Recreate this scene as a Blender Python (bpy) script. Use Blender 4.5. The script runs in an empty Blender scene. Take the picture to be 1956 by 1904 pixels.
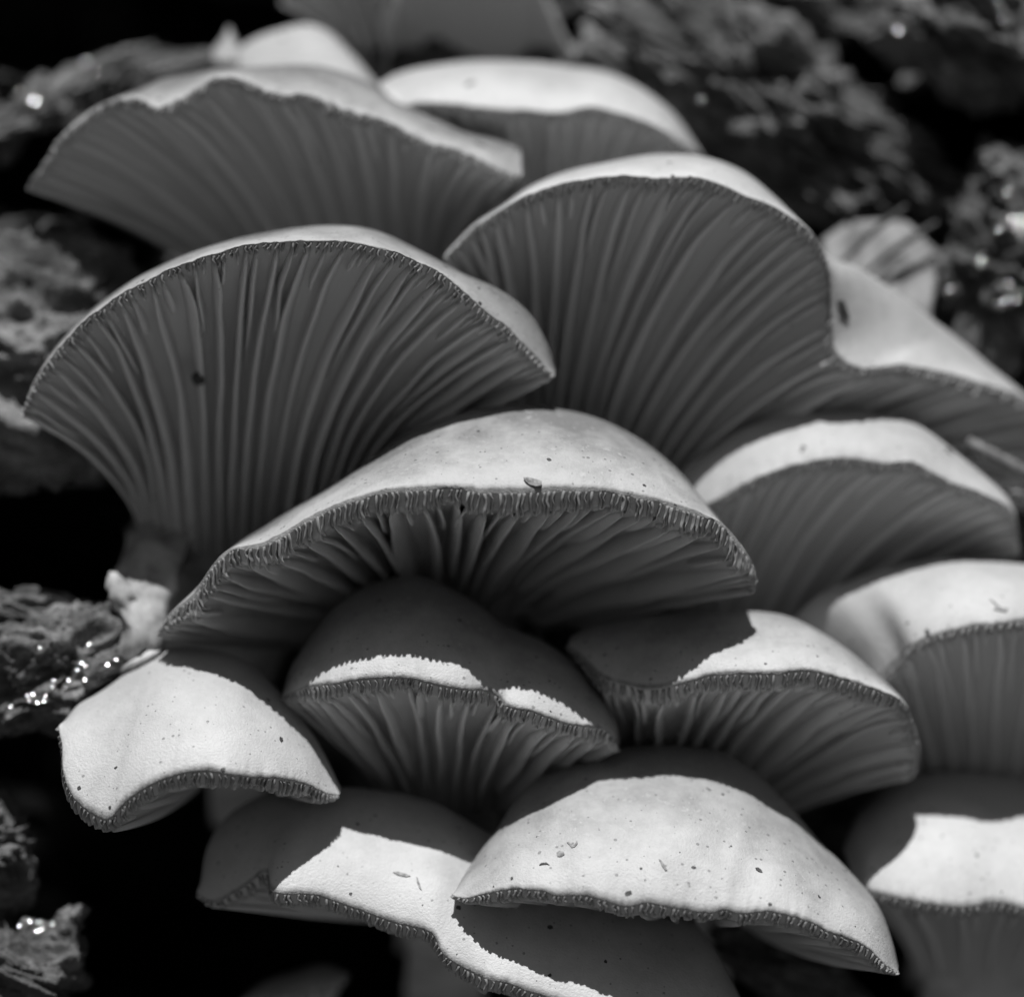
import bpy, bmesh, math, random
import numpy as np
from mathutils import Vector, noise as mn
from mathutils.bvhtree import BVHTree

rng = random.Random(7)
sc = bpy.context.scene
COL = sc.collection

# ------------------------------------------------------------------ camera, light, exposure
D = 0.40                      # metres from lens to the plane of focus
S = 0.17 / 1956.0             # metres per layout unit on that plane
CAMZ = 0.20
SUN_ELEV = math.radians(71)
SUN_AZ = math.radians(-4)     # seen from the cluster, 0 = straight out of the log's face

cam = bpy.data.cameras.new('camera')
cam.sensor_fit = 'HORIZONTAL'; cam.sensor_width = 36.0
cam.lens = 36.0 * D / 0.17
cam.clip_start = 0.01; cam.clip_end = 500
cam.dof.use_dof = True; cam.dof.focus_distance = D + 40 * S
cam.dof.aperture_fstop = 4.3
camo = bpy.data.objects.new('camera', cam); COL.objects.link(camo)
camo.location = (0, 0, CAMZ); camo.rotation_euler = (math.radians(90), 0, 0)
sc.camera = camo

to_sun = Vector((math.sin(SUN_AZ) * math.cos(SUN_ELEV), -math.cos(SUN_AZ) * math.cos(SUN_ELEV), math.sin(SUN_ELEV)))
w = bpy.data.worlds.new('World'); sc.world = w; w.use_nodes = True
nt = w.node_tree; nt.nodes.clear()
sky = nt.nodes.new('ShaderNodeTexSky'); sky.sky_type = 'NISHITA'; sky.sun_disc = False
sky.sun_elevation = SUN_ELEV
sky.sun_rotation = math.atan2(to_sun.x, to_sun.y)
bw = nt.nodes.new('ShaderNodeRGBToBW')          # black-and-white photograph
bg = nt.nodes.new('ShaderNodeBackground'); bg.inputs['Strength'].default_value = 0.05
wo = nt.nodes.new('ShaderNodeOutputWorld')
nt.links.new(sky.outputs[0], bw.inputs[0]); nt.links.new(bw.outputs[0], bg.inputs[0]); nt.links.new(bg.outputs[0], wo.inputs[0])

sl = bpy.data.lights.new('sun', 'SUN'); sl.energy = 5.0; sl.angle = math.radians(0.6); sl.color = (1, 1, 1)
so = bpy.data.objects.new('sun', sl); COL.objects.link(so)
so.location = (0, -1, 3)
so.rotation_euler = to_sun.to_track_quat('Z', 'Y').to_euler()

sc.view_settings.view_transform = 'Standard'; sc.view_settings.look = 'None'
sc.view_settings.exposure = 0.0; sc.view_settings.gamma = 1.0; sc.view_settings.use_curve_mapping = False
sc.render.engine = 'CYCLES'
sc.cycles.use_adaptive_sampling = True; sc.cycles.adaptive_threshold = 0.02; sc.cycles.max_bounces = 6; sc.cycles.diffuse_bounces = 4; sc.cycles.glossy_bounces = 2

# ------------------------------------------------------------------ layout helpers
def P(a):
    """(x, y, d) layout units (d = depth behind the focal plane) -> metres"""
    a = np.asarray(a, float)
    k = 1 + a[..., 2] * S / D
    return np.stack([(a[..., 0] - 978) * S * k, D + a[..., 2] * S, CAMZ + (952 - a[..., 1]) * S * k], -1)
def PV(x, y, d): return Vector(P((x, y, d)).tolist())

def tag(o, label=None, cat=None, group=None, kind=None):
    if label: o['label'] = label
    if cat: o['category'] = cat
    if group: o['group'] = group
    if kind: o['kind'] = kind
    return o

def mesh_obj(name, verts, faces, mat, parent=None, smooth=True, attr=None, fix=True):
    me = bpy.data.meshes.new(name)
    me.from_pydata(verts.tolist() if isinstance(verts, np.ndarray) else verts, [], faces)
    if fix:
        bm = bmesh.new(); bm.from_mesh(me); bmesh.ops.recalc_face_normals(bm, faces=bm.faces); bm.to_mesh(me); bm.free()
    if smooth: me.polygons.foreach_set('use_smooth', [True] * len(me.polygons))
    if attr is not None:
        at = me.attributes.new('shape', 'FLOAT_VECTOR', 'POINT')
        at.data.foreach_set('vector', np.asarray(attr, np.float32).ravel())
    me.materials.append(mat); me.update()
    o = bpy.data.objects.new(name, me); COL.objects.link(o)
    if parent:
        o.parent = parent
        o.matrix_parent_inverse = parent.matrix_world.inverted()
    return o

def empty(name, loc):
    o = bpy.data.objects.new(name, None); COL.objects.link(o); o.empty_display_size = 0.01
    o.location = loc; o.matrix_world.translation = loc
    return o

def fbm(p, oct=4, lac=2.0):
    return mn.fractal(p, 0.8, lac, oct)

# ------------------------------------------------------------------ materials
class NT:
    def __init__(s, name):
        s.m = bpy.data.materials.new(name); s.m.use_nodes = True
        s.t = s.m.node_tree; s.p = s.t.nodes['Principled BSDF']
    def n(s, typ, **kw):
        nd = s.t.nodes.new(typ)
        for k, v in kw.items():
            if k.startswith('i_'):
                key = k[2:]
                nd.inputs[int(key) if key.isdigit() else key].default_value = v
            else: setattr(nd, k, v)
        return nd
    def l(s, a, b): s.t.links.new(a, b)
    def ramp(s, src, stops):
        r = s.n('ShaderNodeValToRGB'); e = r.color_ramp.elements
        while len(e) < len(stops): e.new(0.5)
        for el, (p, v) in zip(e, stops): el.position = p; el.color = (v, v, v, 1)
        s.l(src, r.inputs[0]); return r.outputs[0]
    def math(s, op, a, b=None, c=None):
        m = s.n('ShaderNodeMath', operation=op)
        for i, v in enumerate((a, b, c)):
            if v is None: continue
            if isinstance(v, (int, float)): m.inputs[i].default_value = v
            else: s.l(v, m.inputs[i])
        return m.outputs[0]
    def mix(s, f, a, b):
        m = s.n('ShaderNodeMix', data_type='FLOAT')
        for i, v in ((0, f), (2, a), (3, b)):
            if isinstance(v, (int, float)): m.inputs[i].default_value = v
            else: s.l(v, m.inputs[i])
        return m.outputs[0]
    def noise(s, vec, scale, detail=4, rough=0.55):
        t = s.n('ShaderNodeTexNoise', i_Scale=scale, i_Detail=detail, i_Roughness=rough)
        s.l(vec, t.inputs['Vector']); return t.outputs['Fac']
    def col(s, v):
        c = s.n('ShaderNodeCombineColor')
        for i in range(3): s.l(v, c.inputs[i])
        return c.outputs[0]

def specks(N, pos, scale, size, density):
    """dark crumbs of dirt: few of the cells of a Voronoi pattern carry one"""
    nz = N.n('ShaderNodeTexNoise', i_Scale=scale * 5.0, i_Detail=2.0); N.l(pos, nz.inputs['Vector'])
    mad = N.n('ShaderNodeVectorMath', operation='MULTIPLY_ADD'); N.l(nz.outputs['Color'], mad.inputs[0])
    k = 0.16 / scale; mad.inputs[1].default_value = (k, k, k); N.l(pos, mad.inputs[2])
    v = N.n('ShaderNodeTexVoronoi', i_Scale=scale); N.l(mad.outputs[0], v.inputs['Vector'])
    sep = N.n('ShaderNodeSeparateColor'); N.l(v.outputs['Color'], sep.inputs[0])
    has = N.math('LESS_THAN', sep.outputs[0], density)
    rad = N.math('MULTIPLY_ADD', N.math('POWER', sep.outputs[1], 3.0), size * 1.6, size * 0.75)
    return N.math('MULTIPLY', has, N.math('LESS_THAN', v.outputs['Distance'], rad))

def thin_flesh(N, f):
    """watery flesh thin enough to pass some light"""
    if f <= 0: return
    out = next(n for n in N.t.nodes if n.type == 'OUTPUT_MATERIAL')
    tr = N.n('ShaderNodeBsdfTranslucent'); tr.inputs[0].default_value = (.8, .8, .8, 1)
    mx = N.n('ShaderNodeMixShader'); mx.inputs[0].default_value = f
    N.l(N.p.outputs[0], mx.inputs[1]); N.l(tr.outputs[0], mx.inputs[2]); N.l(mx.outputs[0], out.inputs[0])

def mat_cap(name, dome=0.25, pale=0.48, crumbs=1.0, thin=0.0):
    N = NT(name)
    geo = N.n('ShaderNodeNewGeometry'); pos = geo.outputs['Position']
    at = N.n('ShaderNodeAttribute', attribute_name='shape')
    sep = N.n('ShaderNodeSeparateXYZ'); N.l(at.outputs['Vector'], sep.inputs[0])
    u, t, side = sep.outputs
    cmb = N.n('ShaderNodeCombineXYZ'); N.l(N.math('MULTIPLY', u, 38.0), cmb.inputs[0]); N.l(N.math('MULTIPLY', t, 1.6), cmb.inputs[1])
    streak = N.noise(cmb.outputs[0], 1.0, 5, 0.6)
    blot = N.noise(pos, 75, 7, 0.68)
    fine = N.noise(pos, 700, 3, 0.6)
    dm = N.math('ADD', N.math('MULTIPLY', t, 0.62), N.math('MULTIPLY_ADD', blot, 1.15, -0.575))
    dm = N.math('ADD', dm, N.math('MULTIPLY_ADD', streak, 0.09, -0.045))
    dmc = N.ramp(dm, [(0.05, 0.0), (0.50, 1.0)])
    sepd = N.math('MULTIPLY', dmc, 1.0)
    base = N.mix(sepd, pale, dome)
    # pale scurf on the darker skin
    sc1 = N.noise(pos, 900, 2, 0.5)
    scf = N.math('MULTIPLY', N.ramp(sc1, [(0.60, 0.0), (0.70, 1.0)]), N.ramp(N.noise(pos, 150, 3), [(0.45, 0.0), (0.62, 1.0)]))
    base = N.mix(N.math('MULTIPLY', scf, 0.45), base, 0.53)
    base = N.math('MULTIPLY', base, N.math('MULTIPLY_ADD', fine, 0.14, 0.93))
    # brown dried margin
    dry = N.math('MULTIPLY', N.ramp(t, [(0.016, 1.0), (0.050, 0.0)]), N.ramp(streak, [(0.30, 0.25), (0.6, 0.9)]))
    base = N.mix(dry, base, 0.15)
    # dirt
    s1 = specks(N, pos, 330, 0.085 * crumbs, 0.45); s2 = specks(N, pos, 1100, 0.16 * crumbs, 0.3)
    base = N.mix(N.math('MAXIMUM', s1, N.math('MULTIPLY', s2, 0.55)), base, 0.05)
    # underside
    und = N.math('MULTIPLY_ADD', streak, 0.12, 0.48)
    base = N.mix(side, base, und)
    N.l(N.col(base), N.p.inputs['Base Color'])
    N.p.inputs['Roughness'].default_value = 0.55
    N.p.inputs['Specular IOR Level'].default_value = 0.35
    b = N.n('ShaderNodeBump', i_Strength=0.35, i_Distance=0.0004)
    hsum = N.math('ADD', N.math('MULTIPLY', fine, 0.5), N.math('ADD', N.math('MULTIPLY', streak, 0.08), N.noise(pos, 2500, 2)))
    N.l(hsum, b.inputs['Height']); N.l(b.outputs[0], N.p.inputs['Normal'])
    thin_flesh(N, thin)
    return N.m

def mat_gill(name, thin=0.0, white=0.66):
    N = NT(name)
    geo = N.n('ShaderNodeNewGeometry'); pos = geo.outputs['Position']
    at = N.n('ShaderNodeAttribute', attribute_name='shape')
    sep = N.n('ShaderNodeSeparateXYZ'); N.l(at.outputs['Vector'], sep.inputs[0])
    u, v, h = sep.outputs
    blot = N.noise(pos, 260, 4, 0.6)
    base = N.math('MULTIPLY_ADD', blot, 0.12, white)
    # browned gill ends along the margin
    e = N.math('ADD', v, N.math('MULTIPLY_ADD', N.noise(pos, 900, 3), 0.08, -0.04))
    brown = N.ramp(e, [(0.022, 1.0), (0.10, 0.0)])
    base = N.mix(N.math('MULTIPLY', brown, 0.9), base, 0.17)
    s2 = specks(N, pos, 520, 0.075, 0.16)
    base = N.mix(N.math('MULTIPLY', s2, 0.85), base, 0.06)
    N.l(N.col(base), N.p.inputs['Base Color'])
    N.p.inputs['Roughness'].default_value = 0.5
    N.p.inputs['Specular IOR Level'].default_value = 0.3
    thin_flesh(N, thin)
    return N.m

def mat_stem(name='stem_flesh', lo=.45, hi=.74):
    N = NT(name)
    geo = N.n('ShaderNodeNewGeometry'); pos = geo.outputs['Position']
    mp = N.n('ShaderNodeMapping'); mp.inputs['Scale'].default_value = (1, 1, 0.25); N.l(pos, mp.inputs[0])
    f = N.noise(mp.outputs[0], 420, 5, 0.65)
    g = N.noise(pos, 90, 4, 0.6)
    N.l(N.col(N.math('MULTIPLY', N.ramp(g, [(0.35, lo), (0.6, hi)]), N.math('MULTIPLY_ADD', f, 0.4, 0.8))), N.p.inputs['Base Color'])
    N.p.inputs['Roughness'].default_value = 0.7
    b = N.n('ShaderNodeBump', i_Strength=0.5, i_Distance=0.0006); N.l(f, b.inputs['Height']); N.l(b.outputs[0], N.p.inputs['Normal'])
    return N.m

def mat_wood(name, lo, hi, rough=0.75, scale=1.0):
    N = NT(name)
    geo = N.n('ShaderNodeNewGeometry'); pos = geo.outputs['Position']
    mp = N.n('ShaderNodeMapping'); mp.inputs['Scale'].default_value = (.3, 1, 1); mp.inputs['Rotation'].default_value = (0, .5, 0); N.l(pos, mp.inputs[0])
    a = N.noise(mp.outputs[0], 210 * scale, 8, 0.68); c = N.noise(pos, 900 * scale, 4, 0.7); d = N.noise(pos, 40 * scale, 3, 0.5)
    m = N.math('ADD', N.math('MULTIPLY', a, 0.65), N.math('ADD', N.math('MULTIPLY', c, 0.3), N.math('MULTIPLY_ADD', d, 0.4, -0.2)))
    N.l(N.col(N.ramp(m, [(0.30, lo * 0.4), (0.46, lo), (0.66, hi)])), N.p.inputs['Base Color'])
    N.p.inputs['Roughness'].default_value = rough
    b = N.n('ShaderNodeBump', i_Strength=0.9, i_Distance=0.002); N.l(N.math('ADD', a, N.math('MULTIPLY', c, 0.35)), b.inputs['Height']); N.l(b.outputs[0], N.p.inputs['Normal'])
    return N.m

def mat_plain(name, lo, hi, scale, rough=0.6):
    N = NT(name)
    geo = N.n('ShaderNodeNewGeometry')
    f = N.noise(geo.outputs['Position'], scale, 4, 0.6)
    N.l(N.col(N.ramp(f, [(0.35, lo), (0.65, hi)])), N.p.inputs['Base Color']); N.p.inputs['Roughness'].default_value = rough
    return N.m

THIN = 0.07
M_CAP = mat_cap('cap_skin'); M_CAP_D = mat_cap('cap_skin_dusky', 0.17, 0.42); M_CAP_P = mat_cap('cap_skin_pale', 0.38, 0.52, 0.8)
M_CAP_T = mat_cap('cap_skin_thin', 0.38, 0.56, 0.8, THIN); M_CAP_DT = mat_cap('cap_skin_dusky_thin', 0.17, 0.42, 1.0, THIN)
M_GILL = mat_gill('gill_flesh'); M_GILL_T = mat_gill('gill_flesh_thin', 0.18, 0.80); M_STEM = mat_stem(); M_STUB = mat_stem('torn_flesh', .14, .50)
M_LOG = mat_wood('rotten_wood', 0.05, 0.20); M_BARK = mat_wood('crumbly_bark', 0.09, 0.36, 0.6)
M_FLOOR = mat_wood('forest_soil', 0.025, 0.045, 0.9, 0.05)
M_BOUNCE = mat_plain('bounce_litter', 0.03, 0.07, 30, 0.8)  # litter of the added strip that reflects sunlight
M_LEAF = mat_plain('dead_leaf', 0.14, 0.20, 160, 0.6)
M_DARK = mat_plain('dark_debris', 0.025, 0.07, 900, 0.7)
M_CHIP = mat_plain('grey_debris', 0.10, 0.30, 1500, 0.6)
M_TWIG = mat_plain('twig_bark', 0.10, 0.26, 500, 0.7)
_N = NT('water'); _N.p.inputs['Base Color'].default_value = (.08, .08, .08, 1); _N.p.inputs['Roughness'].default_value = 0.11
_N.p.inputs['IOR'].default_value = 1.9; _N.p.inputs['Specular IOR Level'].default_value = 0.8
M_WATER = _N.m

# ------------------------------------------------------------------ the setting: soil and rotten log
def axis(lo, hi, fl, fh, step, coarse):
    a = list(np.arange(fl, fh + 1, step)); x = fl - coarse
    while x > lo: a.insert(0, x); x -= coarse
    a.insert(0, lo); x = a[-1] + coarse
    while x < hi: a.append(x); x += coarse
    a.append(hi); return np.array(a, float)

HOLES = [  # x, y, rx, ry, depth : hollows rotted into the log
    (120, 50, 360, 85, 1000), (560, -10, 260, 90, 600), (60, 330, 110, 80, 700), (230, 470, 70, 60, 500),
    (110, 1010, 190, 175, 900), (560, 1720, 420, 230, 1200), (330, 1600, 240, 160, 900), (480, 1900, 420, 160, 1100),
    (1800, 270, 150, 100, 1100), (1920, 250, 110, 90, 1000), (1580, 440, 100, 60, 500), (1230, 60, 190, 28, 600), (1660, 120, 60, 45, 500),
    (1780, 1880, 260, 120, 900), (1560, 1860, 160, 60, 700), (1940, 600, 60, 120, 500), (60, 1440, 130, 60, 700),
]
def log_depth(x, y):
    p = Vector((x / 260.0, y / 260.0, 3.1))
    d = 990 + 150 * fbm(p, 5) + 55 * fbm(Vector((x / 90.0, y / 60.0, 9.7)), 4)
    rid = abs(mn.noise(Vector((x / 150.0 + y / 260.0, y / 70.0 - x / 400., 1.7))))
    d += 110 * (rid - 0.25)
    for (hx, hy, rx, ry, dep) in HOLES:
        q = ((x - hx) / rx) ** 2 + ((y - hy) / ry) ** 2 + 0.5 * mn.noise(Vector((x / 55.0, y / 55.0, hx * .01)))
        if q < 1.3: d += dep * min(1.0, max(0.0, (1.3 - q) / 0.45))
    d += 900 * (abs(y - 800) / 1900.0) ** 4
    return d
xs = axis(-3200, 5200, -120, 2080, 11, 130); ys = axis(-1100, 2290, -110, 2010, 11, 130)
vv = [(x, y, log_depth(x, y)) for y in ys for x in xs]
nx, ny = len(xs), len(ys)
V = P(np.array(vv)); V[:, 2] = np.maximum(V[:, 2], 0.004)
Vb = V.copy(); Vb[:, 1] = 0.86
F = []
for j in range(ny - 1):
    for i in range(nx - 1):
        a = j * nx + i; F.append((a, a + 1, a + nx + 1, a + nx))
log = empty('rotting_log', (0, 0.6, 0))
tag(log, 'dark rotting log with pitted crumbling wood behind the mushroom cluster', 'log')
# back sheet: only the border ring is needed to close the volume
ring = [i for i in range(nx)] + [j * nx + nx - 1 for j in range(1, ny)] + [(ny - 1) * nx + i for i in range(nx - 2, -1, -1)] + [j * nx for j in range(ny - 2, 0, -1)]
base_n = len(V); back = V[ring].copy(); back[:, 1] = 0.86
for k in range(len(ring)):
    k2 = (k + 1) % len(ring); F.append((ring[k], base_n + k, base_n + k2, ring[k2]))
F.append(tuple(range(base_n, base_n + len(ring))))
mesh_obj('wood', np.vstack([V, back]), F, M_LOG, log)
LOGBVH = BVHTree.FromPolygons([Vector(v) for v in V.tolist()], F[:(nx - 1) * (ny - 1)])

def ground_z(x, y):
    """level by the log; unseen bank and side slopes added to block low sky"""
    b = max(0.0, -y - 1.3); rise = 14.0 * (1 - math.exp(-(b / 6.5) ** 1.15))  # added bank behind the camera, keeps low skylight off the cluster
    sx = max(0.0, abs(x) - 2.5); rise = max(rise, 12.0 * (1 - math.exp(-(sx / 7.0) ** 1.3)))
    return rise * (1 + .12 * mn.noise(Vector((x * .3, y * .3, 0)))) + 0.006 * mn.noise(Vector((x * 5, y * 5, 0)))
NG = 81; gx = np.linspace(-1, 1, NG); gv = []
for b in gx:
    for a in gx:
        x, y = math.copysign(abs(a) ** 3, a) * 80, math.copysign(abs(b) ** 3, b) * 80
        gv.append((x, y, ground_z(x, y)))
gf = [(j * NG + i, j * NG + i + 1, (j + 1) * NG + i + 1, (j + 1) * NG + i) for j in range(NG - 1) for i in range(NG - 1)]
tag(mesh_obj('ground', np.array(gv), gf, M_FLOOR), 'dark mossy forest soil under the log and up an unseen bank added to block low sky', 'ground', kind='structure')
pv, pf = [], []  # unseen litter strip, added to bounce sunlight up to the gills
for k in range(41):
    x = -4 + k * .2
    for q in range(9):
        y = 0.42 - q * .21 + .12 * math.sin(x * 1.3) * (q / 8)
        pv.append((x, y, ground_z(x, y) + 0.010))
pf = [(k * 9 + q, k * 9 + q + 1, (k + 1) * 9 + q + 1, (k + 1) * 9 + q) for k in range(40) for q in range(8)]
tag(mesh_obj('bounce_strip', np.array(pv), pf, M_BOUNCE), 'unseen dry leaf litter along the log, added to bounce light', 'bounce_strip', kind='structure')

def bark_piece(name, c, r, seed, mat, amp=0.35, rot=0.0, sub=5, fr=1.0):
    bm = bmesh.new(); bmesh.ops.create_icosphere(bm, subdivisions=sub, radius=1.0)
    ca, sa = math.cos(rot), math.sin(rot); pts = []
    for v in bm.verts:
        n = v.co.normalized()
        q = Vector((n.x * r[0] * .55, n.y * r[1] * 1.2, n.z * r[2])) / 120.0 * fr + Vector((seed * 7.3, seed * 1.9, 0))
        q += Vector((mn.noise(q * 1.7), mn.noise(q * 1.7 + Vector((9, 0, 0))), 0)) * .35
        k = 1 + amp * 1.1 * fbm(q * 1.1, 5) - amp * 0.75 * (abs(mn.noise(q * 2.6)) ** .7 - .35) + amp * .22 * mn.noise(q * 8) + amp * .13 * mn.noise(q * 19)
        x, y, d = n.x * r[0] * k, n.y * r[1] * k, n.z * r[2] * k
        pts.append((c[0] + x * ca - y * sa, c[1] + x * sa + y * ca, c[2] + d))
    fs = [tuple(v.index for v in f.verts) for f in bm.faces]; bm.free()
    return mesh_obj(name, P(np.array(pts)), fs, mat, log)

BARKS = []
for c, r, rot, amp, fr in [
    ((45, 680, 560), (190, 225, 150), 0.2, 0.30, 0.9), ((165, 545, 660), (120, 95, 120), 0.5, 0.32, 0.9),
    ((95, 1282, 330), (200, 105, 100), -0.25, 0.40, 1.5), ((60, 1200, 420), (170, 62, 110), 0.1, .4, 1.5),
    ((-15, 1620, 330), (75, 95, 90), 0.0, 0.4, 1.5), ((40, 1880, 300), (115, 120, 90), 0.55, 0.5, 1.2), ((105, 1790, 310), (30, 85, 40), 0.75, 0.45, 1.3),
    ((150, 175, 830), (165, 42, 70), -0.45, 0.45, 1.2), ((50, 215, 830), (26, 90, 40), 0.45, 0.35, 1.2), ((310, 150, 860), (120, 40, 80), -0.2, 0.5, 1.2),
    ((1480, 190, 900), (330, 100, 170), 0.62, 0.55, 1.3), ((1560, 340, 900), (190, 80, 150), 0.5, 0.5, 1.3),
    ((1250, 210, 900), (180, 90, 130), 0.5, 0.5, 1.3), ((1850, 60, 800), (150, 110, 130), 0.5, 0.5, 1.2),
    ((1905, 520, 720), (95, 160, 120), 0.15, 0.5, 1.4), ((1915, 350, 760), (60, 85, 90), 0.3, 0.5, 1.4), ((1760, 385, 860), (110, 35, 60), 0.35, 0.5, 1.4),
    ((1500, 1850, 620), (130, 60, 110), 0.5, 0.45, 1.2)]:
    BARKS.append(bark_piece('bark_flake', c, r, len(BARKS) + 1, M_BARK, amp, rot, 6, fr))

# ------------------------------------------------------------------ mushrooms
def hermite(keys, n_or_t):
    """Catmull-Rom through paired stations, parameter = length along the rim"""
    K = np.asarray(keys, float)
    seg = np.linalg.norm(np.diff(K[:, :3], axis=0), axis=1) + 1e-6
    T = np.concatenate([[0], np.cumsum(seg)]); L = T[-1]; T = T / L
    m = np.zeros_like(K)
    m[1:-1] = 0.5 * ((K[1:-1] - K[:-2]) / (T[1:-1] - T[:-2])[:, None] + (K[2:] - K[1:-1]) / (T[2:] - T[1:-1])[:, None])
    m[0] = (K[1] - K[0]) / (T[1] - T[0]); m[-1] = (K[-1] - K[-2]) / (T[-1] - T[-2])
    t = np.clip(np.asarray(n_or_t, float), 0, 1)
    i = np.clip(np.searchsorted(T, t, side='right') - 1, 0, len(T) - 2)
    h = T[i + 1] - T[i]; x = ((t - T[i]) / h)[:, None]; h = h[:, None]
    return ((2 * x ** 3 - 3 * x ** 2 + 1) * K[i] + (x ** 3 - 2 * x ** 2 + x) * h * m[i] + (-2 * x ** 3 + 3 * x ** 2) * K[i + 1] + (x ** 3 - x ** 2) * h * m[i + 1]), L

def bez(p0, p1, p2, p3, t):
    t = t[None, :, None]; p0, p1, p2, p3 = (q[:, None, :] for q in (p0, p1, p2, p3))
    return (1 - t) ** 3 * p0 + 3 * (1 - t) ** 2 * t * p1 + 3 * (1 - t) * t * t * p2 + t ** 3 * p3

class Shroom: pass
def ripple(u, seed, L, amp):
    """small unevenness of the margin"""
    s = u * L
    r = np.array([[mn.noise(Vector((a / 55.0, seed, 0.3))) * 1.0 + mn.noise(Vector((a / 17.0, seed, 4.3))) * .55 + mn.noise(Vector((a / 6.0, seed, 8.3))) * .35,
                   mn.noise(Vector((a / 60.0, seed, 14.3))) + mn.noise(Vector((a / 14.0, seed, 24.3))) * .6] for a in s])
    return r * amp

CAPS = {}
def mushroom(key, st, neck, base, label, group=None, lip=(0, 15, 12), a1=(.32, .12, .45), a2=(.10, .45, .12), spacing=13.0,
             gh=34.0, cap_mat=None, nu=260, rip=3.2, stem_r=None, wav=1.0, gills=True, gseed=1, front=0.75, thin=False):
    """st: stations (rim x,y,d, crest x,y,d) from one end of the free margin to the other; neck/base: (x,y,d,half width)"""
    st = np.array(st, float)
    _, L = hermite(st, [0])
    nk, bs = np.array(neck[:3], float), np.array(base[:3], float); nw, bw_ = neck[3], base[3]
    def frame(u):
        K, _ = hermite(st, u); R, C = K[:, :3].copy(), K[:, 3:].copy()
        rr = ripple(u, gseed * 3.7, L, rip)
        R[:, 1] += rr[:, 0]; R[:, 2] += rr[:, 1] * 1.5
        th = math.pi * u
        ring = np.stack([-np.cos(th), 0 * th, -np.sin(th) * front], -1)
        Nf = nk + ring * nw; Nb = nk + ring * np.array([nw, 0, -nw]) + np.array([0, -30., 0])
        Nb[:, 1] -= 0 * th
        return R, C, Nf, Nb
    LV = np.concatenate([np.linspace(0, 0.06, 5)[:-1], 0.06 + 0.94 * np.linspace(0, 1, 30) ** 1.25])
    def lower(u, lv):
        R, C, Nf, Nb = frame(u)
        inward = (nk - R); inward /= np.linalg.norm(inward[:, [0, 2]], axis=1)[:, None] + 1e-6
        edge = np.minimum(1, np.minimum(u, 1 - u) / 0.10)[:, None]
        lw = 1 + .38 * np.array([mn.noise(Vector((q * L / 75., gseed, 3.3))) + .6 * mn.noise(Vector((q * L / 22., gseed, 6.3))) for q in u])
        lp = np.stack([inward[:, 0] * lip[2] * .6 + 0 * u, 0 * u + lip[1] * lw, inward[:, 2] * lip[2]], -1) * edge
        Rl = R + lp
        dv = Nf - Rl
        p1 = Rl + dv * np.array(a1); p2 = Nf - dv * np.array(a2)
        B = bez(Rl, p1, p2, Nf, np.clip((lv - 0.06) / 0.94, 0, 1))
        tl = np.clip(lv / 0.06, 0, 1)[None, :, None]
        return np.where(lv[None, :, None] < 0.06, R[:, None] + (Rl - R)[:, None] * tl, B)
    U = np.linspace(0, 1, nu)
    R, C, Nf, Nb = frame(U)
    low = lower(U, LV)
    t1 = np.linspace(0, 1, 26) ** 1.2
    dC = C - R
    Rs = hermite(st, U)[0][:, :3]; dS = C - Rs                     # the margin's unevenness dies out a little way up the skin
    top1 = bez(Rs, Rs + dS * np.array((.15, .42, .12)), C - dS * np.array((.12, .10, .42)), C, t1)
    top1 = top1 + (R - Rs)[:, None, :] * np.exp(-(t1 / .09) ** 1.5)[None, :, None]
    t2 = np.linspace(0, 1, 15)[1:]
    dB = Nb - C; back = np.abs(dB[:, 2:3]) * .5 + 15
    top2 = bez(C, C + np.concatenate([0 * back, 0 * back + 1, back], 1), Nb - dB * np.array((.15, .4, .1)), Nb, t2)
    # small dents of the skin
    top = np.concatenate([top1, top2], 1)
    nT = top.shape[1]; amp = np.concatenate([np.clip(t1 * 2, 0, 1), np.linspace(1, 0, len(t2))])
    for i in range(0, nu):
        for j in range(2, nT - 1):
            q = top[i, j]; top[i, j, 1] += amp[j] * 3.0 * mn.noise(Vector((q[0] / 85., q[1] / 85., gseed + q[2] / 140.)))
    prof = np.concatenate([low[:, ::-1], top[:, 1:]], 1)          # neck front ... rim ... crest ... neck back
    nl, npf = low.shape[1], prof.shape[1]
    tt = np.concatenate([0 * LV[::-1] + 0., t1[1:], 1 + t2]); sd = np.concatenate([np.ones(nl - 1), [0.0], np.zeros(len(t1) - 1 + len(t2))])
    at = np.zeros((nu, npf, 3)); at[:, :, 0] = U[:, None] * L / 1000.; at[:, :, 1] = tt[None]; at[:, :, 2] = sd[None]
    at[:, :nl - 1, 1] = LV[::-1][None, :nl - 1]
    fs = [(i * npf + j, i * npf + j + 1, (i + 1) * npf + j + 1, (i + 1) * npf + j) for i in range(nu - 1) for j in range(npf - 1)]
    for i in (0, nu - 1):                                          # close the two ends
        jj = 0; kk = npf - 1
        while kk - jj > 2:
            fs.append((i * npf + jj, i * npf + jj + 1, i * npf + kk - 1, i * npf + kk)); jj += 1; kk -= 1
        if kk - jj == 2: fs.append((i * npf + jj, i * npf + jj + 1, i * npf + kk))
    root = empty('oyster_mushroom', PV(*base[:3]))
    tag(root, label, 'mushroom', group)
    verts = P(prof.reshape(-1, 3))
    cap = mesh_obj('cap', verts, fs, cap_mat or M_CAP, root, attr=at.reshape(-1, 3))
    CAPS[key] = BVHTree.FromPolygons([Vector(v) for v in verts.tolist()], fs)
    # stem: from just inside the cap down into the wood
    ns, nr = 22, 36; sv = []; ext = (bs - nk) * 0.15
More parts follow.
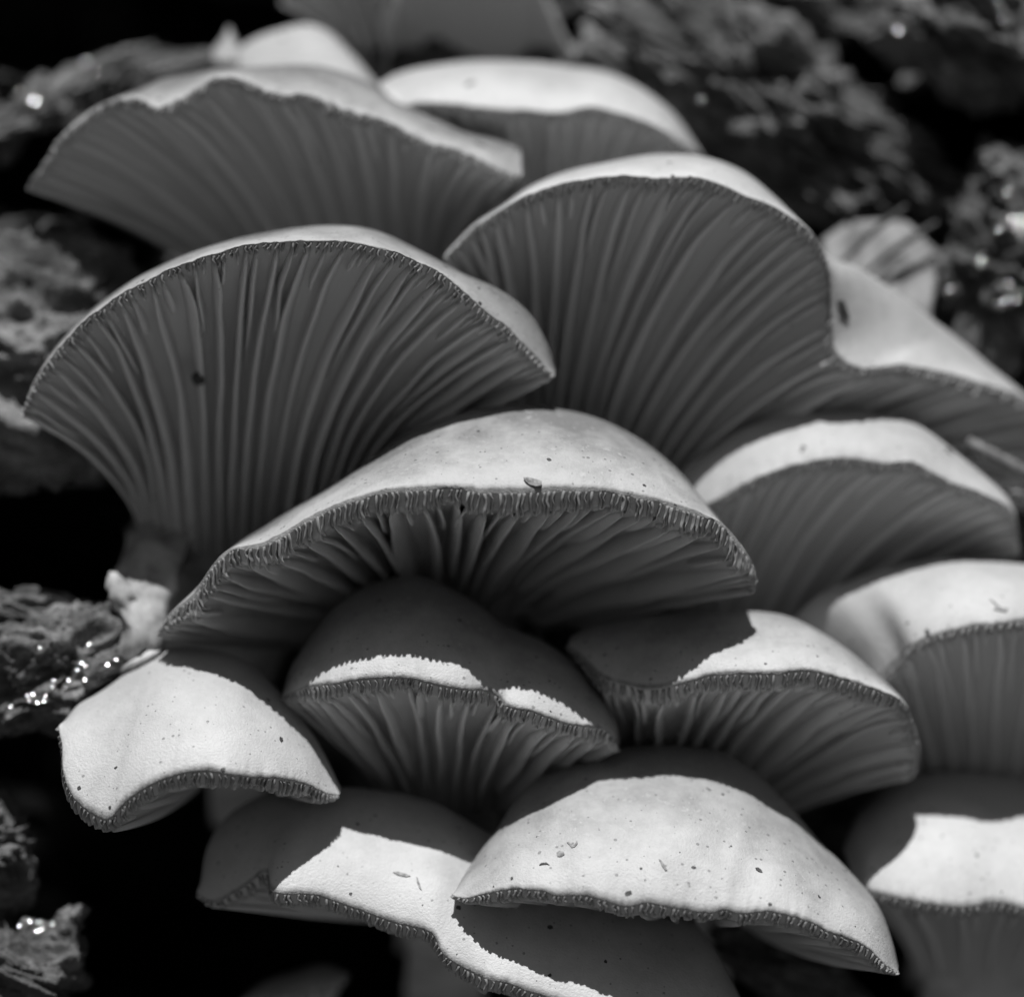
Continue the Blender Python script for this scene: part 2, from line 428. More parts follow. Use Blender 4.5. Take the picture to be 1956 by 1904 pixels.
    for a in range(ns):
        f = a / (ns - 1); c = nk + np.array([0, -22., 0]) * (1 - f) + (bs + ext - nk) * (f ** 1.1)
        c[1] += 0
        r = nw * 0.97 * (1 - f) + bw_ * f
        for b in range(nr):
            th = 2 * math.pi * b / nr
            k = 1 + 0.07 * mn.noise(Vector((math.cos(th) * 2, math.sin(th) * 2, f * 3 + gseed))) * min(1, 6 * f)
            sv.append((c[0] + r * k * math.cos(th), c[1], c[2] + r * k * math.sin(th) * front))
    sf = [(a * nr + b, a * nr + (b + 1) % nr, (a + 1) * nr + (b + 1) % nr, (a + 1) * nr + b) for a in range(ns - 1) for b in range(nr)]
    sf += [tuple(range(nr)), tuple(range((ns - 1) * nr, ns * nr))]
    mesh_obj('stem', P(np.array(sv)), sf, M_STEM, root)
    if not gills: return root
    # gills: thin plates standing on the underside, long and short ones in turn
    rg = random.Random(gseed * 11 + 3)
    n = min(290, int(L / spacing)); us = (np.arange(n) + 0.5) / n
    us = us + np.array([rg.uniform(-.3, .3) for _ in range(n)]) / n
    us = np.clip(us, 0.004, 0.996)
    lv0 = .010
    m = 34; GV = np.concatenate([np.linspace(0, .16, 15)[:-1], .16 + .84 * np.linspace(0, 1, m - 14)])
    for i in range(n):
        cls = (0, 1, 2, 3, 1)[i % 5]
        vm = (0.985, rg.uniform(.06, .14), rg.uniform(.16, .55), rg.uniform(.07, .17))[cls]
        if cls == 0 and rg.random() < .2: vm = rg.uniform(.75, .92)
        lv = lv0 + (vm - lv0) * GV if vm > .5 else np.linspace(lv0, vm, 18)
        eps = 0.25 / n
        trip = P(lower(np.array([us[i] - eps, us[i], us[i] + eps]), lv))
        p = trip[1]; du = trip[2] - trip[0]; du /= np.linalg.norm(du, axis=1)[:, None] + 1e-12
        dv = np.gradient(p, axis=0); dv /= np.linalg.norm(dv, axis=1)[:, None] + 1e-12
        nn = np.cross(dv, du); nn /= np.linalg.norm(nn, axis=1)[:, None] + 1e-12
        bn = np.cross(nn, dv)
        if (bn * du).sum() < 0: bn = -bn
        x = lv / vm
        H = gh * (1.0 if cls == 0 else (.32 if cls in (1, 3) else .66)) * rg.uniform(.85, 1.1)
        tw = (2.6, .95, 2.0, .95)[cls]; ramp_ = (.42, .25, .30, .25)[cls]
        h = S * (2.5 + 3.5 * np.clip((lv - .012) / .02, 0, 1) + (H - 6.0) * np.clip((lv - .03) / ramp_, 0, 1) ** .9) * np.clip((1 - x ** (12 if cls == 0 else 5)), 0.03, 1) ** .6
        h[0] *= .6
        # crinkled towards the margin
        ph = 5.0 * mn.noise(Vector((i * .16, gseed * 2.1, 0))) + rg.uniform(-.45, .45)
        fade = np.exp(-(lv / .075) ** 2) * wav * (.75 + .6 * mn.noise(Vector((i * .3, gseed, 5))))
        zz = (np.sin(ph + lv * 120) * 4.2 + np.sin(ph * 2 + lv * 270) * 1.5) * fade * S * spacing / 13.0
        zz2 = np.array([mn.noise(Vector((q * 5, i * 1.7, gseed))) for q in lv]) * S * 4.0 * np.clip(lv / .3, 0, 1)
        wand = np.array([mn.noise(Vector((q * 2.3, i * 2.9, gseed + 5))) + .4 * mn.noise(Vector((q * 7, i * 2.9, gseed + 9))) for q in lv]) * S * 11.0 * np.clip(lv / .25, 0, 1) * np.clip((1.1 - lv), 0, 1)
        th = S * spacing / 13.0 * (2.3 + (tw - 1) * 2.1 * np.clip(lv / .22, 0, 1) ** .8 - (tw - 1) * 1.1 * np.clip((lv - .4) / .6, 0, 1)) * np.clip(1.15 - x ** 6, .25, 1)
        lean = rg.uniform(-.18, .18) * S * H * np.clip(lv / .2, 0, 1)
        rows = []
        for off, lift, lat in ((-1.5, -.10, 0), (-.95, .45, .45), (-.65, .90, .9), (0, 1.0, 1), (.65, .90, .9), (.95, .45, .45), (1.5, -.10, 0)):
            rows.append(p + nn * (h * lift)[:, None] + bn * (off * th + wand + zz * (.25 + .75 * lat) + (zz2 + lean) * lat)[:, None])
        W = np.stack(rows, 1); k = len(lv)
        at = np.zeros((k, 7, 3)); at[:, :, 0] = us[i]; at[:, :, 1] = lv[:, None]; at[:, :, 2] = np.array([0, .5, .9, 1, .9, .5, 0])[None]
        gf = [(a * 7 + b, a * 7 + b + 1, (a + 1) * 7 + b + 1, (a + 1) * 7 + b) for a in range(k - 1) for b in range(6)]
        gf += [tuple(range(7)), tuple((k - 1) * 7 + q for q in range(6, -1, -1)), ]
        gf += [(a * 7, (a + 1) * 7, (a + 1) * 7 + 6, a * 7 + 6) for a in range(k - 1)]
        mesh_obj('gill', W.reshape(-1, 3), gf, M_GILL_T if thin else M_GILL, cap, attr=at.reshape(-1, 3))
    return root

CL = None
# --- left, broad fan of gills
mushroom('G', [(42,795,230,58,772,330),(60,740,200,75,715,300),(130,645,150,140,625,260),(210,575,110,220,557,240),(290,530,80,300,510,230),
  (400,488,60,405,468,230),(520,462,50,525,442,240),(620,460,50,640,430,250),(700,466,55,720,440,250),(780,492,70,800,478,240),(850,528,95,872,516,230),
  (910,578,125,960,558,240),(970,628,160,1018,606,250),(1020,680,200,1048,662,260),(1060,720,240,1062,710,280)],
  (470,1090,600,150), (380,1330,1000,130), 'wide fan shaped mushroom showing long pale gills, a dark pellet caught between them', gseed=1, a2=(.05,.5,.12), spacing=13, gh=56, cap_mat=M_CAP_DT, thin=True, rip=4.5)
# --- right, tall fan with folded margin
mushroom('H', [(848,492,330,865,470,420),(900,440,290,910,425,400),(950,405,260,960,392,390),(1010,372,235,1020,352,390),(1095,347,215,1100,322,390),(1180,338,205,1180,305,390),
  (1260,340,200,1255,295,390),(1340,342,205,1340,298,390),(1420,372,215,1415,325,390),(1500,408,235,1485,380,390),(1555,450,260,1530,430,400),(1580,500,290,1580,487,420),
  (1586,560,315,1640,512,450),(1588,620,330,1700,550,480),(1597,675,340,1750,585,500),(1640,703,350,1790,615,520),(1720,696,380,1830,648,540),(1800,712,420,1870,680,550),(1880,730,460,1930,730,560),(1975,770,520,1995,785,600),(2070,850,600,2085,870,660),(2110,960,690,2115,970,720)],
  (1200,1020,740,170), (1150,1250,1100,110), 'tall arched mushroom with a folded margin and a white lobe beside the dead leaf', gseed=2, spacing=14, gh=48, cap_mat=M_CAP_T, thin=True, nu=320)
# --- upper left, wavy margin
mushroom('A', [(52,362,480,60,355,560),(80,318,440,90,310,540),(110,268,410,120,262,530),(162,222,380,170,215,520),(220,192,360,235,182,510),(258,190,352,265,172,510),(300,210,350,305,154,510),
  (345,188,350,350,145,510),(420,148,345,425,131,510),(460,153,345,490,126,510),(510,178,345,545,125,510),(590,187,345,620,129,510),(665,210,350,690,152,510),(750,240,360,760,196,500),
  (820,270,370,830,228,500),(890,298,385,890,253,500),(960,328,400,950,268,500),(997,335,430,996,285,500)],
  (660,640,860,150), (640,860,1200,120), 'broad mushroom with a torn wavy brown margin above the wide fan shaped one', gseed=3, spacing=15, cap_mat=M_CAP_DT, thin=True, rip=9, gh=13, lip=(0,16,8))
# --- upper middle
mushroom('B', [(728,170,600,724,160,660),(770,203,560,764,140,700),(800,197,545,815,128,715),(853,199,535,880,119,720),(925,208,530,945,115,725),(997,212,528,1020,118,725),(1061,217,528,1085,128,720),(1133,207,530,1147,135,715),
  (1176,215,535,1198,154,705),(1226,230,545,1248,184,695),(1276,255,565,1300,232,690),(1302,278,600,1335,284,690),(1306,300,650,1346,305,700)],
  (1050,470,900,130), (1050,650,1200,120), 'smooth pale domed mushroom behind the tall arched one, bright along its top', gseed=4, spacing=17, cap_mat=M_CAP_T, thin=True, gh=12)
# --- the middle
mushroom('C', [(302,1212,210,330,1190,300),(317,1182,170,345,1160,290),(369,1134,120,395,1105,280),(428,1057,70,450,1042,270),(516,1031,35,516,998,260),(608,979,10,612,940,260),(693,946,-10,700,884,270),
  (796,930,-20,785,825,280),(880,931,-25,870,791,290),(981,934,-25,985,773,290),(1080,933,-20,1080,782,290),(1154,934,-10,1154,804,290),(1228,948,0,1228,843,280),(1298,965,25,1298,900,270),(1346,984,50,1340,950,260),
  (1383,1003,75,1378,998,240),(1412,1035,105,1405,1030,240),(1440,1082,150,1430,1075,260),(1436,1135,200,1420,1120,290)],
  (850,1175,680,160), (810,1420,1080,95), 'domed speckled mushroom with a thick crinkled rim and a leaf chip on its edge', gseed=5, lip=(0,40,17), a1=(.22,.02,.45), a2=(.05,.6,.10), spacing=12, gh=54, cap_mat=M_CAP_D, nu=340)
# --- below the middle, in its shade
mushroom('M', [(538,1334,210,541,1318,260),(568,1318,160,558,1270,280),(600,1307,115,590,1222,300),(650,1300,86,640,1160,330),(726,1293,70,700,1118,340),(778,1295,66,767,1103,345),(830,1306,66,822,1108,345),(889,1315,72,877,1134,340),
  (925,1316,100,925,1164,335),(951,1326,104,955,1188,330),(970,1345,82,985,1203,325),(1007,1355,76,1030,1220,320),(1043,1367,84,1075,1248,315),(1099,1382,112,1125,1292,310),(1143,1388,150,1155,1332,310),(1172,1405,185,1176,1375,310),(1180,1432,230,1184,1410,320)],
  (865,1550,580,95), (850,1780,1050,90), 'shaded mushroom under the domed one, two sunlit strips along its notched rim', gseed=6, lip=(0,22,17), spacing=12, gh=40)
# --- lower left
mushroom('L', [(112,1387,130,124,1374,170),(119,1430,90,150,1345,200),(120,1470,60,185,1325,220),(140,1520,30,220,1303,240),(175,1552,5,255,1275,260),(207,1562,-15,285,1252,270),(232,1536,-25,310,1240,280),(270,1506,-35,345,1235,285),
  (332,1481,-40,390,1237,290),(391,1470,-40,430,1246,290),(442,1479,-35,475,1265,290),(498,1483,-5,520,1305,280),(545,1486,28,560,1350,270),(590,1497,72,600,1405,250),(628,1517,120,635,1470,220),(648,1518,150,652,1508,200)],
  (440,1440,540,55), (460,1560,1000,55), 'smooth white mushroom with a rolled edge, half shaded by the domed one', gseed=7, lip=(0,24,18), spacing=13, gh=20, cap_mat=M_CAP_P)
# --- right of the middle
mushroom('R', [(1085,1232,300,1090,1215,330),(1120,1262,240,1130,1196,330),(1160,1295,190,1200,1182,330),(1240,1312,150,1280,1172,330),(1290,1305,134,1340,1167,325),(1380,1282,118,1400,1167,320),(1470,1284,110,1460,1169,310),(1540,1278,112,1520,1182,300),(1600,1291,125,1590,1220,290),
  (1660,1311,150,1650,1266,280),(1722,1336,190,1715,1326,290),(1750,1392,260,1742,1385,340),(1754,1445,330,1742,1440,390),(1735,1492,390,1722,1485,430)],
  (1330,1570,640,110), (1300,1800,1050,100), 'speckled mushroom with a diagonal shadow edge across its cap and a drooping side', gseed=8, lip=(0,27,18), a1=(.3,.05,.45), spacing=13)
# --- right, behind
mushroom('P', [(1300,985,420,1300,900,470),(1361,958,370,1360,858,450),(1449,914,340,1430,815,440),(1560,880,325,1530,790,435),(1641,878,322,1623,784,435),(1689,885,322,1690,793,432),(1744,886,330,1755,815,428),(1807,918,345,1825,862,425),(1881,944,375,1890,916,430),(1932,975,420,1934,966,450),(1945,1060,500,1943,1050,520)],
  (1420,1330,780,120), (1380,1500,1100,110), 'smooth mushroom with a narrow sunlit band, below the tall arched one by the twig', gseed=9, spacing=16, cap_mat=M_CAP_T, thin=True, gh=13)
# --- right edge
mushroom('Q', [(1610,1380,470,1500,1200,520),(1655,1322,410,1530,1165,480),(1690,1282,360,1575,1130,455),(1718,1258,335,1620,1112,450),(1740,1234,285,1680,1090,450),(1780,1216,262,1750,1074,445),(1844,1198,245,1825,1066,440),(1917,1189,238,1900,1070,440),(1980,1180,270,1975,1080,440),(2080,1200,290,2060,1110,440),(2160,1270,340,2150,1180,440),(2200,1380,430,2190,1300,460)],
  (1890,1640,780,120), (1850,1850,1100,110), 'large pale mushroom with a scratched cap and dangling debris, beside the drooping one', gseed=10, spacing=15, lip=(0,18,8), cap_mat=M_CAP_P, gh=13)
# --- bottom right
mushroom('T', [(1630,1690,330,1610,1620,440),(1670,1702,275,1640,1555,530),(1730,1716,240,1690,1505,570),(1830,1732,232,1780,1475,570),(1900,1722,255,1880,1478,570),(1970,1738,250,1980,1496,570),(2080,1760,270,2080,1550,570),(2180,1800,340,2180,1680,470)],
  (1880,1870,760,120), (1850,2050,1100,110), 'bright white mushroom half in shadow beneath the scratched cap', gseed=11, spacing=16, cap_mat=M_CAP_P, gh=10)
# --- bottom left fan
mushroom('K', [(375,1704,230,382,1690,270),(402,1722,200,395,1620,300),(455,1700,180,440,1552,330),(508,1664,150,520,1512,345),(522,1702,78,600,1502,350),(590,1706,84,660,1500,350),(650,1722,84,720,1507,348),(740,1756,74,790,1522,345),(822,1778,62,860,1548,340),
  (852,1824,45,930,1590,330),(930,1864,25,1010,1635,320),(1060,1906,5,1120,1668,310),(1200,1955,-5,1220,1700,300),(1330,1995,10,1320,1752,270),(1420,2015,60,1385,1850,220),(1470,2030,120,1450,1980,190)],
  (850,1760,640,75), (850,1900,1050,75), 'wide low mushroom with a wavy sunlit margin, partly under the big white one', gseed=12, lip=(0,19,15), spacing=13, gh=18, cap_mat=M_CAP_P)
# --- bottom front
mushroom('F', [(864,1709,75,868,1704,110),(896,1714,40,900,1650,170),(959,1697,-5,945,1590,230),(1036,1700,-30,1010,1502,310),(1062,1708,-36,1070,1460,340),(1099,1707,-42,1130,1437,350),(1154,1718,-50,1190,1427,355),(1202,1731,-54,1254,1423,355),(1235,1723,-56,1310,1426,355),(1283,1729,-58,1376,1436,350),(1353,1742,-58,1420,1460,340),(1383,1736,-56,1453,1483,330),
  (1409,1742,-54,1485,1515,315),(1468,1738,-48,1520,1553,295),(1534,1754,-35,1560,1600,270),(1586,1779,-15,1610,1650,240),(1623,1790,5,1650,1692,215),(1659,1812,30,1680,1735,190),(1693,1844,65,1704,1795,165),(1716,1858,105,1716,1845,150)],
  (1310,1730,520,100), (1290,1900,1050,95), 'largest white mushroom with scattered brown debris on its sunlit cap', gseed=13, lip=(0,16,13), spacing=13, gh=18, cap_mat=M_CAP, nu=320)
# --- behind
mushroom('D1', [(405,190,800,420,150,830),(470,210,740,460,92,830),(530,220,720,510,64,830),(590,225,715,575,46,830),(650,225,720,625,60,830),(700,220,740,665,97,830),(740,220,790,722,162,830)],
  (600,330,950,90), (600,480,1250,80), 'small bright blurred cap rising behind the wavy margined mushroom', gseed=14, spacing=22, gh=14, nu=120, cap_mat=M_CAP_P)
mushroom('D2', [(535,12,850,540,4,890),(560,-60,830,565,-75,890),(630,-110,825,635,-130,890),(710,-90,830,715,-110,890),(752,-20,850,756,-30,900),(758,40,900,760,36,920)],
  (722,150,1010,26), (735,300,1400,30), 'blurred upright funnel with ridged gills beside the smooth grey one', gseed=15, spacing=13, gh=26, nu=120, cap_mat=M_CAP_T, thin=True)
mushroom('D3', [(735,150,920,730,145,960),(745,40,860,748,25,960),(800,-70,820,800,-90,960),(900,-130,800,900,-150,960),(990,-90,810,990,-110,960),(1045,10,840,1047,0,960),(1098,128,930,1102,122,980)],
  (920,330,1200,150), (920,460,1450,120), 'smooth grey mushroom standing out of focus behind the pale domed one', gseed=16, gills=False, cap_mat=M_CAP_T, nu=120)
mushroom('N1', [(398,112,800,402,100,830),(415,118,780,425,72,820),(438,120,775,438,52,820),(455,118,785,450,75,825),(470,112,810,466,100,830)],
  (436,160,880,22), (436,260,1250,26), 'tiny pointed button sprouting next to the small bright blurred cap', gseed=17, gills=False, nu=60)
mushroom('W', [(62,690,470,60,676,500),(85,705,430,80,642,500),(130,705,420,120,622,500),(180,695,440,165,630,505),(200,680,480,190,650,510)],
  (150,770,620,45), (150,900,1100,50), 'small white cap peeking out behind the left tip of the wide fan', gseed=18, spacing=20, gh=12, nu=90, cap_mat=M_CAP_P)
mushroom('Y', [(440,1925,600,442,1922,620),(490,1912,560,495,1880,650),(560,1900,545,560,1856,660),(620,1882,555,615,1842,660),(668,1862,600,667,1858,640)],
  (570,1980,800,50), (570,2100,1100,70), 'dim low cap lost in the black shade under the wavy sunlit margin', gseed=19, spacing=18, gh=14, nu=120)

# ------------------------------------------------------------------ torn pale stem stubs at the lower left
def stub(pts, seed, label, r=1.0, mat=None):
    n = 26; nr = 20; K, _ = hermite([(x, y, d, w_, 0, 0) for x, y, d, w_ in pts], np.linspace(0, 1, n)); v = []
    for a in range(n):
        for b in range(nr):
            th = 2 * math.pi * b / nr
            q = Vector((math.cos(th) * 1.3, math.sin(th) * 1.3, a * .22 + seed * 5))
            k = K[a, 3] * (1 + .32 * fbm(q, 4) + .10 * mn.noise(q * 5))
            v.append((K[a, 0] + k * math.cos(th), K[a, 1] + k * .25 * mn.noise(q * 2), K[a, 2] + k * math.sin(th) * .8))
    fs = [(a * nr + b, a * nr + (b + 1) % nr, (a + 1) * nr + (b + 1) % nr, (a + 1) * nr + b) for a in range(n - 1) for b in range(nr)]
    fs += [tuple(range(nr)), tuple(range((n - 1) * nr, n * nr))]
    return tag(mesh_obj('torn_stem', P(np.array(v)), fs, mat or M_STUB), label, 'stem stub')
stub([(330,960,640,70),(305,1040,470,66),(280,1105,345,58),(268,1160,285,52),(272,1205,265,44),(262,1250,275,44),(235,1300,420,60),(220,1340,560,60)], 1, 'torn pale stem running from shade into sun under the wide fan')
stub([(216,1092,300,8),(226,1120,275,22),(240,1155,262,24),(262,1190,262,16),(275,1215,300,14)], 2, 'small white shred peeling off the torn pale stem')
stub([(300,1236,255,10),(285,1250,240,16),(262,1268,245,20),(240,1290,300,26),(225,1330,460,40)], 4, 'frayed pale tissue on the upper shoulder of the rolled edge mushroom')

# ------------------------------------------------------------------ leaf, needles, twigs, debris, droplets
lv = []; nL = 24
for a in range(nL + 1):
    for b in range(nL + 1):
        s_, t_ = a / nL, b / nL
        x = 1570 + 225 * t_ - 30 * s_ * (t_ - .4); y = (434 - 14 * math.sin(t_ * 3.1)) + s_ * (150 + 60 * t_) + 170 * max(0, t_ - .72) * (1 - s_) ** 2 + 120 * max(0, .2 - t_) * (1 - s_)
        lv.append((x + 4 * mn.noise(Vector((s_ * 6, t_ * 6, 2))), y + 5 * mn.noise(Vector((s_ * 6, t_ * 6, 7))), 715 - 120 * s_ + 26 * math.sin(t_ * 4) + 14 * mn.noise(Vector((s_ * 4, t_ * 4, 1)))))
lv = np.array(lv); lv2 = lv.copy(); lv2[:, 2] += 4
m1 = (nL + 1) ** 2
lf = [(a * (nL + 1) + b, a * (nL + 1) + b + 1, (a + 1) * (nL + 1) + b + 1, (a + 1) * (nL + 1) + b) for a in range(nL) for b in range(nL)]
lf2 = [tuple(q + m1 for q in reversed(f)) for f in lf]
rg_ = [b for b in range(nL)] + [a * (nL + 1) + nL for a in range(nL)] + [nL * (nL + 1) + b for b in range(nL, 0, -1)] + [a * (nL + 1) for a in range(nL, 0, -1)]
sides = [(rg_[k], rg_[(k + 1) % len(rg_)], rg_[(k + 1) % len(rg_)] + m1, rg_[k] + m1) for k in range(len(rg_))]
leaf = empty('dead_leaf', PV(1690, 560, 660)); tag(leaf, 'pale dead leaf lying behind the white lobe of the tall arched mushroom', 'leaf')
mesh_obj('blade', P(np.vstack([lv, lv2])), lf + lf2 + sides, M_LEAF, leaf)

def rod(name, pts, mat, label=None, cat=None, group=None, parent=None, nr=10, rough=.12):
    n = max(8, 5 * len(pts)); K, _ = hermite([(x, y, d, r, 0, 0) for x, y, d, r in pts], np.linspace(0, 1, n)); v = []
    W = P(K[:, :3]); T = np.gradient(W, axis=0)
    for a in range(n):
        t = Vector(T[a].tolist()).normalized(); e1 = t.cross(Vector((0, 1, .13))).normalized(); e2 = t.cross(e1)
        for b in range(nr):
            th = 2 * math.pi * b / nr; k = K[a, 3] * S * (1 + rough * mn.noise(Vector((a * .7, b * 1.3, pts[0][0]))))
            v.append((Vector(W[a].tolist()) + e1 * math.cos(th) * k + e2 * math.sin(th) * k)[:])
    fs = [(a * nr + b, a * nr + (b + 1) % nr, (a + 1) * nr + (b + 1) % nr, (a + 1) * nr + b) for a in range(n - 1) for b in range(nr)]
    fs += [tuple(range(nr)), tuple(range((n - 1) * nr, n * nr))]
    return tag(mesh_obj(name, v, fs, mat, parent), label, cat, group)
rod('pine_needle', [(1610, 500, 640, 5), (1670, 440, 630, 7), (1730, 395, 640, 5)], M_DARK, 'thin dark needle slanting over the dead leaf, closer to the tall mushroom', 'needle')
rod('pine_needle', [(1655, 520, 640, 6), (1710, 475, 632, 8), (1790, 425, 650, 6)], M_DARK, 'thicker dark needle slanting over the middle of the dead leaf', 'needle')
rod('twig', [(1848, 842, 470, 10), (1890, 868, 480, 15), (1960, 905, 500, 14), (2040, 950, 700, 14), (2100, 980, 1050, 16)], M_TWIG, 'short grey broken twig lying above the narrow banded cap', 'twig')
stub([(1925,932,520,10),(1945,940,500,22),(1975,945,520,26),(2030,960,800,40),(2060,980,1080,40)], 6, 'small pale woody knob beneath the broken grey twig')

def cast(key, px, py):
    o = Vector((0, 0, CAMZ)); d = (PV(px, py, 0) - o).normalized()
    h = CAPS[key].ray_cast(o, d)
    return (h[0], h[1]) if h[0] is not None else (None, None)

def chip(key, px, py, pts, width, mat, label, cat='debris', name='debris_flake', thick=2.0, lift=1.0):
    """a flat scrap lying on a cap: outline points (dx, dy) in layout units spread on the skin's tangent plane"""
    loc, nrm = cast(key, px, py)
    if loc is None: return None
    if nrm.y > 0: nrm = -nrm
    ex = Vector((1, 0, 0)); ex = (ex - nrm * ex.dot(nrm)).normalized(); ey = ex.cross(nrm)
    if ey.z < 0: ey = -ey
    n = len(pts); v = []
    for k in (0, 1):
        for (a, b) in pts:
            v.append((loc + ex * a * S - ey * b * S * 1.4 + nrm * S * (lift * (.2 + .8 * abs(a) / 20) - 0.6 + k * thick))[:])
    fs = [tuple(range(n)), tuple(range(2 * n - 1, n - 1, -1))] + [(i, (i + 1) % n, n + (i + 1) % n, n + i) for i in range(n)]
    return tag(mesh_obj(name, v, fs, mat, smooth=False), label, cat)
chip('C', 1016, 922, [(-16,-6),(-6,-7),(8,-4),(19,0),(18,7),(8,8),(-4,5),(-12,0)], 1, M_CHIP, 'folded leaf chip stuck on the rim of the domed speckled mushroom', 'leaf chip', 'leaf_chip', 3, 4)
chip('F', 1071, 1631, [(-8,-3),(-2,-6),(6,-3),(8,2),(2,5),(-6,4)], 1, M_CHIP, 'rounded brown flake on the largest white cap below the bent scrap')
chip('F', 1092, 1613, [(-9,-5),(-5,-5),(1,2),(6,1),(11,-5),(12,0),(7,5),(0,6),(-4,0)], 1, M_CHIP, 'bent v shaped brown scrap on the largest white cap')
chip('F', 1266, 1652, [(-7,-9),(-4,-8),(3,-1),(8,8),(5,9),(-1,3)], 1, M_CHIP, 'slim curved bract lying alone on the middle of the largest white cap')
chip('F', 1449, 1661, [(-6,-3),(0,-4),(5,0),(7,5),(0,4),(-5,1)], 1, M_DARK, 'dark seed shaped crumb on the far side of the largest white cap')
chip('F', 1040, 1650, [(-10,1),(-6,-2),(4,-2),(10,3),(5,1),(-5,1)], 1, M_DARK, 'fine dark thread on the largest white cap under the rounded flake')
chip('K', 768, 1670, [(-18,-3),(-8,-4),(8,-1),(17,2),(8,4),(-9,1)], 1, M_CHIP, 'straw coloured splinter on the wide low mushroom')
chip('K', 800, 1688, [(-5,-12),(-2,-8),(2,0),(6,10),(1,6),(-4,-3)], 1, M_CHIP, 'narrow upright scrap next to the splinter on the wide low mushroom')
chip('Q', 1772, 1208, [(-5,-5),(1,-6),(5,0),(3,6),(-4,5)], 1, M_DARK, 'dark crumb sitting at the rim of the scratched cap')
chip('Q', 1910, 1158, [(-18,-14),(-6,-4),(0,2),(16,4),(10,10),(-2,9),(-14,6),(-6,1)], 1, M_CHIP, 'forked bark scrap on the scratched cap')
chip('H', 1608, 592, [(-16,-12),(-2,-14),(8,-4),(18,14),(8,10),(-2,4),(-12,2)], 1, M_DARK, 'dark crumb cluster at the fold of the tall arched mushroom', thick=6)
chip('A', 918, 277, [(-14,-4),(-2,-3),(12,2),(6,5),(-8,1)], 1, M_DARK, 'dark sliver on the right end of the wavy margined mushroom')
chip('A', 988, 283, [(-4,-14),(2,-12),(5,0),(3,10),(-3,4)], 1, M_DARK, 'upright dark scrap at the tip of the wavy margined mushroom', lift=5)
chip('B', 898, 160, [(-10,6),(-2,-2),(9,-7),(10,-3),(2,4),(-6,9)], 1, M_DARK, 'slanting dark scrap on the smooth pale dome')
chip('P', 1812, 862, [(-9,-4),(0,-3),(9,3),(4,5),(-6,1)], 1, M_DARK, 'small dark scrap on the narrow sunlit band')
chip('L', 537, 1412, [(-4,-3),(2,-4),(4,1),(0,6),(-4,2)], 1, M_DARK, 'dark crumb on the smooth white mushroom near its shadow edge')

loc, nrm = cast('G', 385, 720)
if loc is not None:
    bm = bmesh.new(); bmesh.ops.create_icosphere(bm, subdivisions=3, radius=14 * S)
    for v in bm.verts: v.co *= 1 + .18 * mn.noise(v.co * 900)
    pv = [(loc + Vector((0, -48 * S, -6 * S)) + v.co)[:] for v in bm.verts]; pf = [tuple(v.index for v in f.verts) for f in bm.faces]; bm.free()
    tag(mesh_obj('dark_pellet', pv, pf, M_DARK), 'round black pellet lodged between the gills of the wide fan', 'pellet')

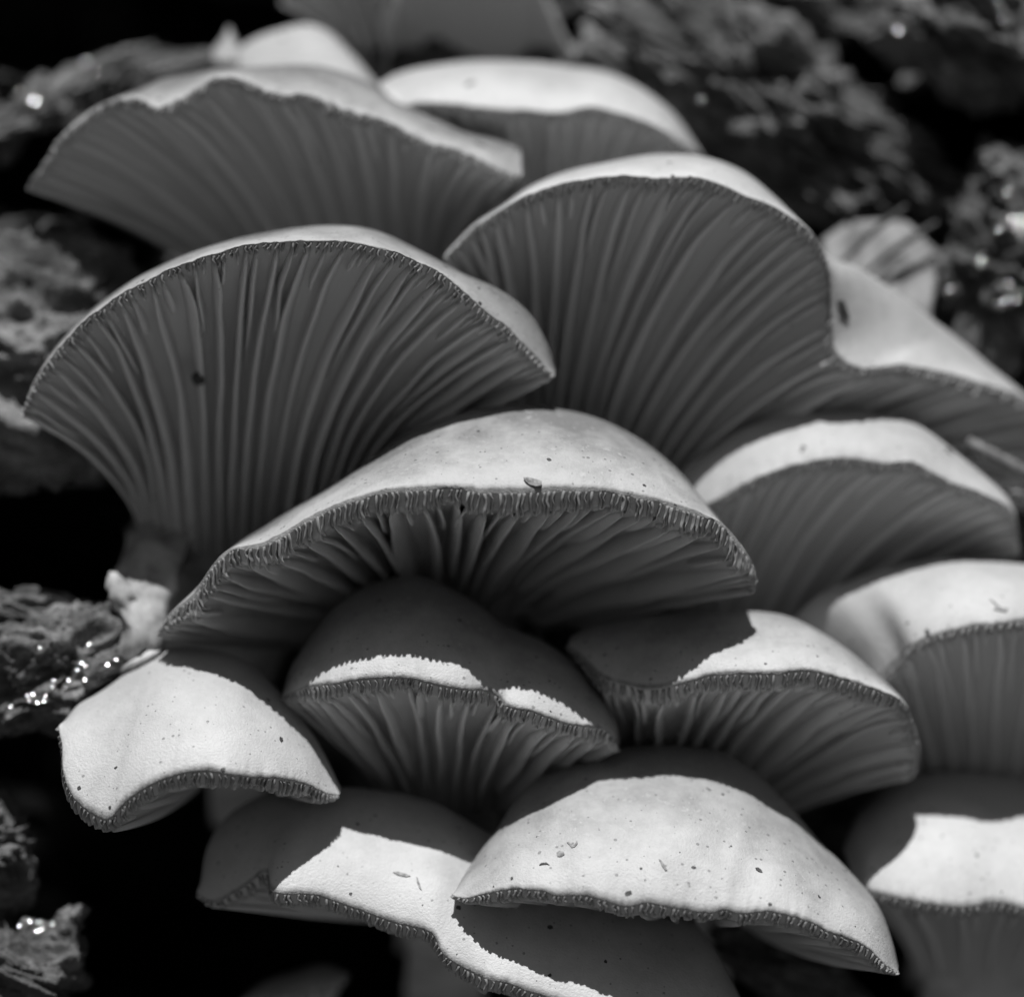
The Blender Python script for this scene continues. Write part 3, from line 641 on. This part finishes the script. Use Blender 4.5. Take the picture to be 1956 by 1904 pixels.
# wet glints: flat lens shaped drops of water on the bark, facing halfway between sun and camera
dg = bpy.context.evaluated_depsgraph_get()
btree = []
for o in BARKS:
    btree.append(BVHTree.FromPolygons([v.co.copy() for v in o.data.vertices], [tuple(p.vertices) for p in o.data.polygons]))
def drop_mesh(a, R):
    bm = bmesh.new(); rings = [(a * f, math.sqrt(R * R - (a * f) ** 2) - math.sqrt(R * R - a * a)) for f in (1, .85, .6, .3)]
    prev = None
    for r_, z in rings:
        cur = [bm.verts.new((r_ * math.cos(t * math.pi / 8), r_ * math.sin(t * math.pi / 8), z)) for t in range(16)]
        if prev:
            for t in range(16): bm.faces.new((prev[t], prev[(t + 1) % 16], cur[(t + 1) % 16], cur[t]))
        else: first = cur
        prev = cur
    c = bm.verts.new((0, 0, R - math.sqrt(R * R - a * a)))
    for t in range(16): bm.faces.new((prev[t], prev[(t + 1) % 16], c))
    lowr = [bm.verts.new((v.co.x * .6, v.co.y * .6, -a * .5)) for v in first]
    for t in range(16): bm.faces.new((first[(t + 1) % 16], first[t], lowr[t], lowr[(t + 1) % 16]))
    bm.faces.new(lowr[::-1])
    me = bpy.data.meshes.new('water_droplet'); bm.to_mesh(me); bm.free()
    me.polygons.foreach_set('use_smooth', [True] * len(me.polygons)); me.materials.append(M_WATER); return me
DM = [drop_mesh(.0006, .0045), drop_mesh(.0004, .003), drop_mesh(.0003, .0022), drop_mesh(.0003, .0016)]
spots = [('water drop glinting on the wet bark left of the rolled edge mushroom', 'drops on the left bark',
          [(88,1255),(138,1258),(160,1297),(193,1287),(75,1280),(120,1290),(100,1312),(45,1345),(60,1350),(70,1342),(30,1318),(170,1230),(205,1270),(130,1300)]),
         ('water drop glinting on the ragged bark under the lower left hollow', 'drops on the low bark',
          [(45,1736),(63,1746),(57,1760),(75,1748),(74,1778),(30,1890)]),
         ('water drop glinting on the bark beside the dead leaf', 'drops by the leaf',
          [(1887,491),(1848,527),(1925,542),(1922,574),(1935,420),(1948,432),(1955,415),(1870,575),(1912,480),(1925,390)]),
         ('water drop glinting on the bark above the pale domed mushroom', 'drops above the dome', [(1248,175),(1303,211),(1715,60),(1945,25)]),
         ('water drop on the thin bark ridge near the wavy margined mushroom', 'drops on the ridge', [(64,193),(165,118),(12,275)])]
half = (to_sun + Vector((0, -1, 0))).normalized()
for lab, grp, pts in spots:
    extra = [(a + rng.uniform(-38, 38), b + rng.uniform(-26, 26)) for a, b in pts for _ in range(2)]
    for (px, py) in pts + extra:
        o = Vector((0, 0, CAMZ)); dd = (PV(px, py, 0) - o).normalized(); best = None
        for t in btree + [LOGBVH]:
            h = t.ray_cast(o, dd)
            if h[0] is not None and (best is None or h[3] < best[1]): best = (h[0], h[3])
        if best is None: continue
        d = bpy.data.objects.new('water_droplet', rng.choice(DM[:3] if (px, py) in pts else DM[2:])); d.scale = (rng.uniform(.6, 1.2), rng.uniform(.6, 1.2), 1); COL.objects.link(d)
        hv = (to_sun - dd).normalized()
        hv = (hv + Vector((rng.uniform(-.08, .08), rng.uniform(-.08, .08), rng.uniform(-.08, .08)))).normalized()
        d.location = best[0] - dd * .0003
        d.rotation_mode = 'QUATERNION'; d.rotation_quaternion = hv.to_track_quat('Z', 'Y')
        tag(d, lab, 'water drop', grp)
